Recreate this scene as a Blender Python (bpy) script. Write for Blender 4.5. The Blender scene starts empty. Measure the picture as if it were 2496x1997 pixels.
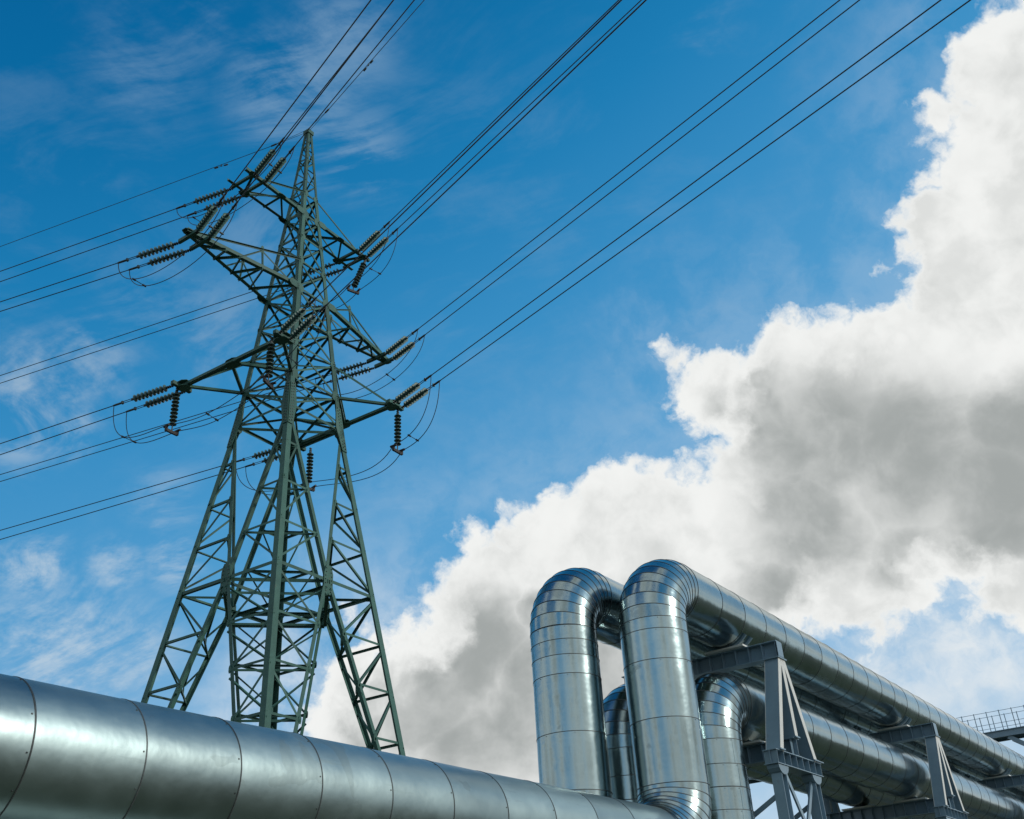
import bpy, math, random
import numpy as np
from mathutils import Vector, Matrix
random.seed(7)
rad = math.radians
scene = bpy.context.scene
COL = scene.collection

# ------------------------------------------------------------------ camera
FPX, PITCH, ROLL = 2487.31, rad(30.1312), rad(-3.43114)
fwd = Vector((0, math.cos(PITCH), math.sin(PITCH)))
right0 = Vector((1, 0, 0)); up0 = right0.cross(fwd)
cr = right0*math.cos(ROLL) + up0*math.sin(ROLL)
cu = -right0*math.sin(ROLL) + up0*math.cos(ROLL)
cam_d = bpy.data.cameras.new('camera')
cam_d.sensor_width = 36.0; cam_d.lens = FPX/2496*36.0
cam_d.clip_start = 0.1; cam_d.clip_end = 6000
cam = bpy.data.objects.new('camera', cam_d); COL.objects.link(cam)
m = Matrix(((cr.x, cu.x, -fwd.x, 0), (cr.y, cu.y, -fwd.y, 0), (cr.z, cu.z, -fwd.z, 0), (0, 0, 0, 1)))
cam.matrix_world = m
scene.camera = cam

# ------------------------------------------------------------------ sun, sky
SUN_AZ, SUN_EL = 106.0, 26.0          # clockwise from the viewing direction (+Y)
sd = Vector((math.sin(rad(SUN_AZ))*math.cos(rad(SUN_EL)), math.cos(rad(SUN_AZ))*math.cos(rad(SUN_EL)), math.sin(rad(SUN_EL))))
sun_d = bpy.data.lights.new('sun', 'SUN'); sun_d.energy = 2.0; sun_d.angle = rad(4.0)
sun_d.color = (1.0, 0.95, 0.87)
sun = bpy.data.objects.new('sun', sun_d); COL.objects.link(sun)
sun.rotation_euler = sd.to_track_quat('Z', 'Y').to_euler()

CL_WHITE = (.89, .90, .885, 1)
CL_GREY = (.335, .36, .355, 1)
HAZE_COL = (.55, .70, .82, 1)
CIR_COL = (.50, .62, .73, 1)
CIRRUS = [(-0.182, 0.6592, 0.7296, 0.086, 0.75), (-0.1346, 0.6319, 0.7633, 0.0722, 0.6), (-0.1364, 0.7062, 0.6948, 0.0664, 0.6), (-0.3054, 0.6117, 0.7298, 0.0728, 0.35), (-0.2552, 0.602, 0.7567, 0.0527, 0.3), (-0.4162, 0.7663, 0.4895, 0.0778, 1.0), (-0.3783, 0.765, 0.5212, 0.0585, 0.95), (-0.3967, 0.79, 0.4675, 0.0371, 1.0), (-0.2664, 0.783, 0.5621, 0.0707, 0.55), (-0.2338, 0.7389, 0.632, 0.0528, 0.4), (-0.4282, 0.8315, 0.3539, 0.0438, 1.0), (-0.3675, 0.8574, 0.3603, 0.0373, 0.8), (-0.4351, 0.7735, 0.4609, 0.0482, 0.9), (-0.3177, 0.8738, 0.3682, 0.0383, 0.8), (-0.3243, 0.8499, 0.4153, 0.0472, 0.5), (-0.4092, 0.8735, 0.2637, 0.1178, 1.0), (-0.3596, 0.8895, 0.2821, 0.0691, 0.8), (-0.3212, 0.7568, 0.5692, 0.0688, 0.4), (0.3492, 0.9109, 0.22, 0.1142, 0.55), (0.3987, 0.8966, 0.1929, 0.074, 0.4), (0.3148, 0.917, 0.2449, 0.0602, 0.5), (0.193, 0.6305, 0.7518, 0.0497, 0.15), (-0.1342, 0.828, 0.5445, 0.0552, 0.2)]
CLAD_COL = (.40, .505, .515, 1)
CLAD_ROUGH = .20

DULL_COL = (.36, .455, .455, 1)
DULL_ROUGH = .42

world = bpy.data.worlds.new('World'); scene.world = world; world.use_nodes = True
NT = world.node_tree; NT.nodes.clear()

class G:
    """short hand for building node graphs"""
    def __init__(s, nt): s.nt = nt
    def n(s, t, **k):
        nd = s.nt.nodes.new(t)
        for a, v in k.items(): setattr(nd, a, v)
        return nd
    def put(s, sock, v):
        if hasattr(v, 'is_output') or isinstance(v, bpy.types.NodeSocket): s.nt.links.new(v, sock)
        else: sock.default_value = v
    def math(s, op, a, b=None, c=None, clamp=False):
        nd = s.n('ShaderNodeMath', operation=op, use_clamp=clamp)
        s.put(nd.inputs[0], a)
        if b is not None: s.put(nd.inputs[1], b)
        if c is not None: s.put(nd.inputs[2], c)
        return nd.outputs[0]
    def vmath(s, op, a, b=None):
        nd = s.n('ShaderNodeVectorMath', operation=op)
        s.put(nd.inputs[0], a)
        if b is not None: s.put(nd.inputs[1] if op != 'SCALE' else nd.inputs['Scale'], b)
        return nd.outputs['Value'] if op in ('DISTANCE', 'DOT_PRODUCT', 'LENGTH') else nd.outputs['Vector']
    def step(s, v, a, b, x=0.0, y=1.0):
        nd = s.n('ShaderNodeMapRange', interpolation_type='SMOOTHSTEP')
        s.put(nd.inputs['Value'], v)
        nd.inputs['From Min'].default_value = a; nd.inputs['From Max'].default_value = b
        nd.inputs['To Min'].default_value = x; nd.inputs['To Max'].default_value = y
        return nd.outputs['Result']
    def noise(s, vec, scale, detail=4, rough=.5, dist=0.0, color=False):
        nd = s.n('ShaderNodeTexNoise', noise_dimensions='3D')
        s.put(nd.inputs['Vector'], vec)
        nd.inputs['Scale'].default_value = scale; nd.inputs['Detail'].default_value = detail
        nd.inputs['Roughness'].default_value = rough; nd.inputs['Distortion'].default_value = dist
        return nd.outputs['Color'] if color else nd.outputs['Fac']
    def mix(s, f, a, b, blend='MIX'):
        nd = s.n('ShaderNodeMix', data_type='RGBA', blend_type=blend)
        s.put(nd.inputs['Factor'], f); s.put(nd.inputs['A'], a) if False else None
        s.put(nd.inputs[6], a); s.put(nd.inputs[7], b)
        return nd.outputs[2]
    def mapping(s, vec, rot=(0,0,0), scale=(1,1,1)):
        nd = s.n('ShaderNodeMapping'); s.put(nd.inputs['Vector'], vec)
        nd.inputs['Rotation'].default_value = rot; nd.inputs['Scale'].default_value = scale
        return nd.outputs[0]

g = G(NT)
tc = g.n('ShaderNodeTexCoord')
D = tc.outputs['Generated']
sky = g.n('ShaderNodeTexSky', sky_type='NISHITA', sun_disc=False)
sky.sun_elevation = rad(SUN_EL); sky.sun_rotation = rad(SUN_AZ)
sky.air_density = 1.0; sky.dust_density = 0.6; sky.ozone_density = 2.5; sky.altitude = 50
nis = g.mix(1.0, sky.outputs[0], (.1, .1, .1, 1), 'MULTIPLY')
hz = g.n('ShaderNodeSeparateXYZ'); g.put(hz.inputs[0], D)
# clear-sky blue: deepest high up and away from the sun, paler low down and sunwards
cs = g.vmath('DOT_PRODUCT', D, tuple(sd))
tone = g.math('ADD', g.math('MULTIPLY', hz.outputs['Z'], -.63), g.math('ADD', g.math('MULTIPLY', cs, .20), .632), clamp=True)
rp = g.n('ShaderNodeValToRGB'); g.put(rp.inputs[0], tone)
els = rp.color_ramp.elements
SKY = [(.10, (.0010, .105, .300)), (.16, (.002, .145, .365)), (.22, (.012, .205, .465)), (.28, (.040, .270, .555)), (.35, (.085, .34, .63)), (.46, (.22, .46, .72)), (.62, (.44, .62, .80)), (.85, (.64, .74, .83))]
els[0].position = SKY[0][0]; els[0].color = (*SKY[0][1], 1); els[1].position = SKY[-1][0]; els[1].color = (*SKY[-1][1], 1)
for p_, c_ in SKY[1:-1]:
    e_ = els.new(p_); e_.color = (*c_, 1)
base = g.mix(.02, rp.outputs[0], nis)

# big fair-weather cloud: a field of soft puffs fixed in sky directions, ruffled by noise
BLOBS = [[0.485, 0.7581, 0.4359, 0.1652], [0.5102, 0.5981, 0.618, 0.1197], [0.0007, 0.9692, 0.2464, 0.1323], [0.3037, 0.8639, 0.4018, 0.133], [0.105, 0.9363, 0.335, 0.1125], [-0.1336, 0.9701, 0.2024, 0.0896], [0.4517, 0.7937, 0.4075, 0.1676], [0.4982, 0.6853, 0.5312, 0.1469], [0.5382, 0.528, 0.6569, 0.0684], [0.4598, 0.5284, 0.7137, 0.0436], [0.2836, 0.8424, 0.4582, 0.1002], [0.0188, 0.9611, 0.2756, 0.1359], [-0.143, 0.9571, 0.2519, 0.0646], [0.1984, 0.8476, 0.4922, 0.0455], [0.1916, 0.9185, 0.3458, 0.0896], [-0.016, 0.9713, 0.2373, 0.1339], [0.3153, 0.8908, 0.3271, 0.0698], [0.4783, 0.609, 0.6328, 0.0968], [0.3804, 0.6567, 0.6512, 0.0198], [0.1366, 0.9117, 0.3875, 0.0697], [0.5599, 0.4895, 0.6685, 0.0288], [0.5156, 0.5579, 0.6503, 0.1011], [0.4098, 0.8649, 0.2898, 0.0477], [0.1633, 0.832, 0.5303, 0.02], [0.0468, 0.9317, 0.3601, 0.0782], [0.4947, 0.7039, 0.5097, 0.1538], [-0.1645, 0.9672, 0.1935, 0.0662], [0.5294, 0.7531, 0.3906, 0.1018], [0.0262, 0.9874, 0.1563, 0.0486], [-0.0755, 0.9726, 0.2201, 0.1119], [-0.1725, 0.9291, 0.3271, 0.0137], [0.0303, 0.9581, 0.285, 0.1365], [0.5036, 0.6443, 0.5756, 0.1362], [0.4388, 0.5168, 0.7351, 0.0229], [0.3804, 0.8227, 0.4225, 0.1359], [0.3174, 0.9095, 0.2686, 0.0207], [0.4662, 0.7941, 0.3898, 0.1472], [0.2769, 0.8141, 0.5105, 0.0489], [0.3996, 0.7137, 0.5753, 0.0499], [-0.0459, 0.9236, 0.3805, 0.0237], [-0.1696, 0.9739, 0.1507, 0.032], [-0.1525, 0.9442, 0.2919, 0.0301], [0.3976, 0.8787, 0.2642, 0.0243], [0.1545, 0.864, 0.4793, 0.0103], [0.5734, 0.4666, 0.6734, 0.0061], [0.3554, 0.7509, 0.5567, 0.0141], [0.2239, 0.9071, 0.3564, 0.0889], [0.367, 0.653, 0.6625, 0.0107], [0.1544, 0.9257, 0.3452, 0.1023], [0.4949, 0.8244, 0.2747, 0.0292], [-0.2195, 0.957, 0.1898, 0.0187], [0.4883, 0.5438, 0.6826, 0.0724], [0.1782, 0.8419, 0.5094, 0.0323], [-0.1571, 0.9353, 0.3171, 0.0143], [0.5896, 0.735, 0.3348, 0.0135], [0.4434, 0.6097, 0.657, 0.0594]]
GREY = [[0.236, 0.8447, 0.4804, 0.0575], [0.2923, 0.8479, 0.4423, 0.0771], [0.3651, 0.8354, 0.4108, 0.0818], [0.4258, 0.8313, 0.3573, 0.0738], [0.2701, 0.8855, 0.378, 0.0686], [0.3601, 0.8744, 0.3252, 0.0566], [0.2381, 0.9194, 0.313, 0.0386], [-0.0393, 0.9519, 0.304, 0.0491], [-0.0956, 0.9631, 0.2515, 0.0565], [-0.0166, 0.9737, 0.2273, 0.0475], [-0.1116, 0.948, 0.2979, 0.0355], [0.0166, 0.9465, 0.3223, 0.027], [0.0583, 0.9603, 0.2729, 0.057], [0.4611, 0.7882, 0.4076, 0.0575], [-0.1299, 0.9507, 0.2816, 0.0483], [-0.0676, 0.9577, 0.2798, 0.0529], [-0.1571, 0.9578, 0.2406, 0.0386], [-0.0529, 0.9757, 0.2125, 0.0556], [0.0084, 0.9634, 0.2678, 0.0484], [0.101, 0.9489, 0.299, 0.0485], [0.4346, 0.7991, 0.4155, 0.0472], [0.4012, 0.8551, 0.3283, 0.0475]]
def voro(vec, scale, detail=3, rough=.5, smooth=.6):
    nd = g.n('ShaderNodeTexVoronoi', feature='F1', normalize=True); g.put(nd.inputs['Vector'], vec)
    nd.inputs['Scale'].default_value = scale; nd.inputs['Detail'].default_value = detail
    nd.inputs['Roughness'].default_value = rough; pass
    return nd.outputs['Distance']
w1 = g.vmath('SCALE', g.vmath('SUBTRACT', g.noise(D, 9, 3, .55, color=True), (.5, .5, .5)), .05)
w2 = g.vmath('SCALE', g.vmath('SUBTRACT', g.noise(D, 34, 4, .6, color=True), (.5, .5, .5)), .028)
Dw = g.vmath('ADD', g.vmath('ADD', D, w1), w2)
field = None
for x, y, z, r in [q for q in BLOBS if q[3] > .0125]:
    v = g.math('SUBTRACT', r, g.vmath('DISTANCE', Dw, (x, y, z)))
    if field is None: field = v
    else:
        nd = g.n('ShaderNodeMath', operation='SMOOTH_MAX'); g.put(nd.inputs[0], field); g.put(nd.inputs[1], v); nd.inputs[2].default_value = .006
        field = nd.outputs[0]
# beyond the picture the sky goes on with the same kind of broken cloud
gate = g.step(g.vmath('DOT_PRODUCT', D, tuple(fwd)), .60, .76, 1.0, 0.0)
far_n = g.noise(Dw, 2.3, 5, .55)
far_f = g.math('SUBTRACT', g.math('MULTIPLY', g.math('SUBTRACT', far_n, .515), .9), g.math('MULTIPLY', g.math('SUBTRACT', 1.0, gate), 1.0))
nd = g.n('ShaderNodeMath', operation='MAXIMUM'); g.put(nd.inputs[0], field); g.put(nd.inputs[1], far_f); field = nd.outputs[0]
fb = g.noise(Dw, 22, 6, .62)
fb2 = g.noise(D, 75, 4, .6)
bil = voro(g.vmath('ADD', D, w2), 17, 2, .6)
edge = g.math('ADD', field, g.math('ADD', g.math('MULTIPLY', g.math('SUBTRACT', fb, .5), .060), g.math('MULTIPLY', g.math('SUBTRACT', fb2, .5), .016)))
edge = g.math('ADD', edge, g.math('MULTIPLY', g.math('SUBTRACT', .30, bil), .085))
cov = g.step(edge, -.006, .016)
# ragged thin veil trailing under and around the cloud
lowc = g.step(hz.outputs['Z'], .24, .42, 1.0, .18)
veil = g.math('MULTIPLY', g.step(edge, -.13, .02), g.math('MULTIPLY', lowc, g.step(g.noise(Dw, 12, 6, .6), .36, .66)))
cov = g.math('MAXIMUM', cov, g.math('MULTIPLY', veil, .80))
# light and shade in the cloud: thick middles are grey, rims and tops are white
grey = None
for x, y, z, r in GREY:
    v = g.step(g.vmath('DISTANCE', Dw, (x, y, z)), r*.35, r*1.35, 1.0, 0.0)
    grey = v if grey is None else g.math('MAXIMUM', grey, v)
puff = g.noise(g.vmath('ADD', D, w1), 13, 5, .58)
gate_g = g.math('MULTIPLY', gate, g.step(far_f, .015, .09))
grey = g.math('MAXIMUM', grey, gate_g)
shade = g.math('MULTIPLY', grey, g.step(puff, .25, .62, .62, 1.0))
shade = g.math('MULTIPLY', shade, g.step(edge, .012, .06))
lump = g.math('MULTIPLY', g.math('ADD', g.step(puff, .40, .66), g.step(bil, .20, .70)), .30)
lump = g.math('MULTIPLY', lump, g.step(edge, .004, .03))
shade = g.math('ADD', g.math('MULTIPLY', shade, .95), g.math('MULTIPLY', lump, g.math('SUBTRACT', 1.0, grey)), clamp=True)
cl_col = g.mix(shade, CL_WHITE, CL_GREY)
# thin high cloud: drawn-out wisps
ci_v = g.mapping(D, (.3, .5, .35), (1.0, 1.0, 2.2))
ciw = g.vmath('ADD', ci_v, g.vmath('SCALE', g.vmath('SUBTRACT', g.noise(ci_v, 3, 2, .5, color=True), (.5, .5, .5)), .22))
ci = g.math('ADD', g.math('MULTIPLY', g.noise(ciw, 6.5, 8, .66), .62), g.math('MULTIPLY', g.noise(g.mapping(ciw, (.2, .6, .9), (1, 5.5, 2.2)), 7, 5, .62), .38))
ci_big = g.noise(D, 3.1, 2, .5)
cir = g.math('MULTIPLY', g.step(ci, .46, .70), g.step(ci_big, .36, .60))
cir_loc = None
for x, y, z, r, a in CIRRUS:
    v = g.math('MULTIPLY', g.step(g.vmath('DISTANCE', D, (x, y, z)), r*.2, r, 1.0, 0.0), a)
    cir_loc = v if cir_loc is None else g.math('MAXIMUM', cir_loc, v)
cir = g.math('ADD', g.math('MULTIPLY', cir, .22), g.math('MULTIPLY', cir_loc, g.step(ci, .415, .60)), clamp=True)
lowhaze = g.step(hz.outputs['Z'], .0, .33, .68, 0.0)
base = g.mix(lowhaze, base, HAZE_COL)
base = g.mix(g.math('MULTIPLY', cir, .80), base, g.mix(g.step(hz.outputs['Z'], .3, .62), CIR_COL, (.24, .39, .56, 1)))
out_c = g.mix(cov, base, cl_col)
bg = g.n('ShaderNodeBackground'); g.put(bg.inputs[0], g.mix(1.0, out_c, (10, 10, 10, 1), 'MULTIPLY')); bg.inputs[1].default_value = 0.1
wo = g.n('ShaderNodeOutputWorld'); NT.links.new(bg.outputs[0], wo.inputs[0])
world.cycles.sampling_method = 'MANUAL'; world.cycles.sample_map_resolution = 512

scene.view_settings.view_transform = 'Standard'; scene.view_settings.look = 'None'
scene.view_settings.exposure = 0.0; scene.view_settings.gamma = 1.0
scene.view_settings.use_curve_mapping = False
scene.cycles.max_bounces = 5; scene.cycles.glossy_bounces = 3; scene.cycles.transmission_bounces = 4
scene.cycles.transparent_max_bounces = 8


# ------------------------------------------------------------------ materials
def new_mat(name):
    mt = bpy.data.materials.new(name); mt.use_nodes = True
    nt = mt.node_tree; b = nt.nodes['Principled BSDF']
    return mt, G(nt), b

def paint(name, col, rough=.55, var=.25, spec=.35, rust=0.0, metallic=0.0):
    mt, g, b = new_mat(name)
    oi = g.n('ShaderNodeObjectInfo'); geo = g.n('ShaderNodeNewGeometry')
    P = geo.outputs['Position']
    n1 = g.noise(P, 3.0, 5, .6); n2 = g.noise(P, 22.0, 5, .65)
    f = g.math('ADD', g.math('MULTIPLY', g.math('SUBTRACT', n1, .5), var*2), g.math('MULTIPLY', g.math('SUBTRACT', oi.outputs['Random'], .5), var*1.3))
    f = g.math('ADD', f, g.math('MULTIPLY', g.math('SUBTRACT', n2, .5), var))
    f = g.math('ADD', f, 1.0)
    hs = g.n('ShaderNodeHueSaturation'); g.put(hs.inputs['Value'], f); hs.inputs['Color'].default_value = (*col, 1)
    c = hs.outputs[0]
    if rust:
        c = g.mix(g.math('MULTIPLY', g.step(g.noise(P, 6, 6, .7), .60, .72), rust), c, (.12, .06, .03, 1))
    g.put(b.inputs['Base Color'], c)
    b.inputs['Roughness'].default_value = rough; b.inputs['Specular IOR Level'].default_value = spec
    b.inputs['Metallic'].default_value = metallic
    bp = g.n('ShaderNodeBump'); bp.inputs['Strength'].default_value = .15; bp.inputs['Distance'].default_value = .004
    g.put(bp.inputs['Height'], n2); g.put(b.inputs['Normal'], bp.outputs[0])
    return mt

M_GREEN = paint('green_paint', (.044, .112, .090), .50, .34, .20, .30)
M_BOLT = paint('bolt_steel', (.05, .07, .065), .5, .3, .4)
M_STEEL = paint('grey_blue_paint', (.165, .245, .300), .32, .20, .45, .28)
M_IRON = paint('dark_iron', (.030, .042, .042), .45, .3, .5, metallic=.3)
M_RUST = paint('brown_weight_iron', (.032, .028, .026), .6, .3, .3)
M_CABLE = paint('weathered_cable', (.030, .038, .044), .5, .2, .4)
M_CONC = paint('concrete', (.30, .29, .27), .9, .2, .2)
M_SEAM = paint('seam_band', (.075, .085, .085), .5, .5, .4, .35, metallic=.4)
M_PAD_SUNLIT = paint('pale_pad_and_sunlit_edge', (.62, .62, .58), .5, .1, .4)  # pale pads, and the sunlight painted onto trestle leg edges

def cladding(name, COL_, ROUGH_):
    mt, g, b = new_mat(name)
    oi = g.n('ShaderNodeObjectInfo'); t = g.n('ShaderNodeTexCoord'); ob = t.outputs['Object']
    R = oi.outputs['Random']
    off = g.n('ShaderNodeCombineXYZ'); g.put(off.inputs[0], g.math('MULTIPLY', R, 37.0)); g.put(off.inputs[1], g.math('MULTIPLY', R, 91.0))
    P = g.vmath('ADD', ob, off.outputs[0])
    brush = g.noise(g.mapping(P, (0,0,0), (55, 3, 3)), 1.0, 4, .6)
    dull = g.noise(P, 2.2, 6, .62)
    fine = g.noise(P, 60, 4, .6)
    patch = g.step(g.noise(P, 1.3, 4, .50, .5), .655, .67)
    drip = g.step(g.noise(g.mapping(P, (0,0,0), (1.2, 7, 7)), 1.0, 5, .6), .60, .72)
    val = g.math('ADD', .80, g.math('MULTIPLY', g.math('SUBTRACT', R, .5), .16))
    val = g.math('ADD', val, g.math('MULTIPLY', g.math('SUBTRACT', dull, .5), .30))
    val = g.math('ADD', val, g.math('MULTIPLY', g.math('SUBTRACT', brush, .5), .05))
    val = g.math('SUBTRACT', val, g.math('MULTIPLY', patch, .13))
    val = g.math('SUBTRACT', val, g.math('MULTIPLY', drip, .12))
    hs = g.n('ShaderNodeHueSaturation'); g.put(hs.inputs['Value'], val); hs.inputs['Color'].default_value = COL_
    g.put(b.inputs['Base Color'], hs.outputs[0])
    b.inputs['Metallic'].default_value = 1.0
    ro = g.math('ADD', ROUGH_, g.math('MULTIPLY', g.math('SUBTRACT', dull, .5), .22))
    ro = g.math('ADD', ro, g.math('MULTIPLY', g.math('SUBTRACT', R, .5), .06))
    ro = g.math('ADD', ro, g.math('MULTIPLY', patch, .05)); ro = g.math('ADD', ro, g.math('MULTIPLY', drip, .05))
    ro = g.math('ADD', ro, g.math('MULTIPLY', g.math('SUBTRACT', fine, .5), .05))
    g.put(b.inputs['Roughness'], ro)
    wav = g.noise(g.mapping(P, (0,0,0), (1.0, .8, .8)), 2.6, 3, .5)
    bp = g.n('ShaderNodeBump'); bp.inputs['Strength'].default_value = .45; bp.inputs['Distance'].default_value = .02
    g.put(bp.inputs['Height'], wav)
    b2 = g.n('ShaderNodeBump'); b2.inputs['Strength'].default_value = .10; b2.inputs['Distance'].default_value = .002
    g.put(b2.inputs['Height'], fine); nt = g.nt; nt.links.new(bp.outputs[0], b2.inputs['Normal'])
    g.put(b.inputs['Normal'], b2.outputs[0])
    return mt
M_CLAD = cladding('galvanised_cladding', CLAD_COL, CLAD_ROUGH)
M_DULL = cladding('dull_galvanised_cladding', DULL_COL, DULL_ROUGH)

def glass_mat():
    mt, g, b = new_mat('insulator_glass')
    b.inputs['Base Color'].default_value = (.045, .115, .10, 1); b.inputs['Roughness'].default_value = .38; b.inputs['Specular IOR Level'].default_value = .18
    b.inputs['Transmission Weight'].default_value = .0; b.inputs['IOR'].default_value = 1.5
    return mt
M_GLASS = glass_mat()
def glaze_mat():
    mt, g, b = new_mat('insulator_glaze')
    oi = g.n('ShaderNodeObjectInfo')
    hs = g.n('ShaderNodeHueSaturation'); g.put(hs.inputs['Value'], g.math('ADD', .85, g.math('MULTIPLY', oi.outputs['Random'], .3)))
    hs.inputs['Color'].default_value = (.08, .14, .125, 1)
    g.put(b.inputs['Base Color'], hs.outputs[0]); b.inputs['Roughness'].default_value = .22
    return mt
M_GLAZE = glaze_mat()

def ground_mat():
    mt, g, b = new_mat('grass_and_soil')
    geo = g.n('ShaderNodeNewGeometry'); P = geo.outputs['Position']
    n1 = g.noise(P, .05, 6, .6); n2 = g.noise(P, 1.5, 8, .7)
    c = g.mix(g.step(n1, .42, .6), (.045, .065, .025, 1), (.10, .095, .06, 1))
    c = g.mix(g.math('MULTIPLY', g.step(n2, .3, .7), .6), c, (.03, .045, .018, 1))
    g.put(b.inputs['Base Color'], c); b.inputs['Roughness'].default_value = .95
    bp = g.n('ShaderNodeBump'); bp.inputs['Distance'].default_value = .1; g.put(bp.inputs['Height'], n2); g.put(b.inputs['Normal'], bp.outputs[0])
    return mt

# ------------------------------------------------------------------ builders
def tag(o, label=None, cat=None, group=None, kind=None):
    if label: o['label'] = label
    if cat: o['category'] = cat
    if group: o['group'] = group
    if kind: o['kind'] = kind
    return o
def thing(name, label, cat, loc, group=None, mw=None):
    o = bpy.data.objects.new(name, None); COL.objects.link(o)
    o.empty_display_size = .1
    if mw is not None: o.matrix_world = mw
    else: o.location = loc
    return tag(o, label, cat, group)
class MB:
    """collects solids in world space; build() links them as one mesh object"""
    def __init__(s): s.v = []; s.f = []; s.sm = []
    def add(s, vs, fs, smooth=False):
        k = len(s.v); s.v += [tuple(v) for v in vs]; s.f += [tuple(i+k for i in f) for f in fs]; s.sm += [smooth]*len(fs)
        return s
    def mesh(s, name, mat, off=(0,0,0)):
        me = bpy.data.meshes.new(name)
        ox, oy, oz = off
        me.from_pydata([(x-ox, y-oy, z-oz) for x, y, z in s.v], [], s.f)
        for p, q in zip(me.polygons, s.sm): p.use_smooth = q
        for mm in (mat if isinstance(mat, (list, tuple)) else [mat]): me.materials.append(mm)
        return me
    def build(s, name, mat, parent=None, off=None):
        if off is None: off = tuple(parent.location) if parent is not None else (0,0,0)
        o = bpy.data.objects.new(name, s.mesh(name, mat, off)); COL.objects.link(o)
        if parent is not None: o.parent = parent
        return o
BOXF = [(0,3,2,1),(4,5,6,7),(0,1,5,4),(1,2,6,5),(2,3,7,6),(3,0,4,7)]
def box(mb, c, ux, uy, uz):
    """box round c with half-extent vectors"""
    c, ux, uy, uz = map(Vector, (c, ux, uy, uz)); v = []
    for sz in (-1, 1):
        for sx, sy in ((-1,-1),(1,-1),(1,1),(-1,1)): v.append(c+ux*sx+uy*sy+uz*sz)
    if ux.cross(uy).dot(uz) < 0: v = v[4:]+v[:4]
    return mb.add(v, BOXF)
def frame(P, Q, hint):
    a = (Q-P).normalized(); u = hint - a*hint.dot(a)
    if u.length < 1e-4: u = a.orthogonal()
    u.normalize(); return a, u, a.cross(u)
def bar(mb, P, Q, w, h, hint=Vector((0,0,1))):
    """rectangular bar, h along hint, w across"""
    P, Q = Vector(P), Vector(Q); a, u, v = frame(P, Q, Vector(hint))
    return box(mb, (P+Q)/2, v*w/2, u*h/2, (Q-P)/2)
def angle(mb, P, Q, u, v, w, t=.012):
    """L-section bar: heel on the line PQ, flanges towards u and v"""
    P, Q, u, v = map(Vector, (P, Q, u, v)); a = (Q-P).normalized()
    u = (u-a*u.dot(a)).normalized(); v = v-a*v.dot(a); v = (v-u*v.dot(u)).normalized()
    pr = [(0,0),(w,0),(w,t),(t,t),(t,w),(0,w)]
    if u.cross(v).dot(a) < 0: pr = pr[::-1]
    vs = [P+u*x+v*y for x, y in pr]+[Q+u*x+v*y for x, y in pr]
    fs = [(i, (i+1) % 6, (i+1) % 6+6, i+6) for i in range(6)]+[(5,4,3,2,1,0),(6,7,8,9,10,11)]
    return mb.add(vs, fs)
def ibeam(mb, P, Q, up, h, w, tf=.018, tw=.012):
    """I-section: flanges at both ends of the 'up' direction"""
    P, Q = Vector(P), Vector(Q); a, u, v = frame(P, Q, Vector(up))
    hl = (Q-P)/2; c = (P+Q)/2
    box(mb, c+u*(h/2-tf/2), v*w/2, u*tf/2, hl); box(mb, c-u*(h/2-tf/2), v*w/2, u*tf/2, hl)
    return box(mb, c, v*tw/2, u*(h/2-tf), hl)
def tube(mb, pts, r, n=8, close=True):
    pts = [Vector(p) for p in pts]; vs = []; fs = []
    u = None
    for i, p in enumerate(pts):
        a = (pts[min(i+1, len(pts)-1)]-pts[max(i-1, 0)]).normalized()
        if u is None: u = a.orthogonal().normalized()
        else:
            u = u-a*u.dot(a); u.normalize()
        v = a.cross(u)
        for k in range(n):
            t = 2*math.pi*k/n; vs.append(p+(u*math.cos(t)+v*math.sin(t))*r)
    for i in range(len(pts)-1):
        for k in range(n):
            fs.append((i*n+k, i*n+(k+1) % n, (i+1)*n+(k+1) % n, (i+1)*n+k))
    mb.add(vs, fs, True)
    if close: mb.add([vs[k] for k in range(n)], [tuple(range(n-1, -1, -1))]); mb.add(vs[-n:], [tuple(range(n))])
    return mb
def lathe(mb, prof, n=20, axis='x', smooth=True):
    vs = []; fs = []
    for x, r in prof:
        for k in range(n):
            t = 2*math.pi*k/n; vs.append((x, r*math.cos(t), r*math.sin(t)))
    for i in range(len(prof)-1):
        for k in range(n):
            fs.append((i*n+k, (i+1)*n+k, (i+1)*n+(k+1) % n, i*n+(k+1) % n))
    return mb.add(vs, fs, smooth)
def inst(name, me, mw_local, parent):
    o = bpy.data.objects.new(name, me); COL.objects.link(o); o.parent = parent; o.matrix_local = mw_local
    return o
def basis(x, z=Vector((0,0,1)), loc=(0,0,0)):
    x = Vector(x).normalized(); z = Vector(z); z = z-x*z.dot(x)
    if z.length < 1e-4: z = x.orthogonal()
    z.normalize(); y = z.cross(x)
    return Matrix(((x.x, y.x, z.x, loc[0]), (x.y, y.y, z.y, loc[1]), (x.z, y.z, z.z, loc[2]), (0, 0, 0, 1)))

GZ = -1.6   # ground level, the eye is at z = 0
# ------------------------------------------------------------------ ground
mb = MB(); N = 72
vs = [(0, 0, GZ)]; fs = []
rings = [15, 40, 90, 200, 450, 1000, 2200, 4500]
for r in rings:
    for k in range(N): vs.append((r*math.cos(2*math.pi*k/N), r*math.sin(2*math.pi*k/N), GZ))
for k in range(N): fs.append((0, 1+k, 1+(k+1) % N))
for i in range(len(rings)-1):
    for k in range(N):
        a = 1+i*N+k; b_ = 1+i*N+(k+1) % N; fs.append((a, a+N, b_+N, b_))
mb.add(vs, fs)
tag(mb.build('ground', ground_mat()), kind='structure')

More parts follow.
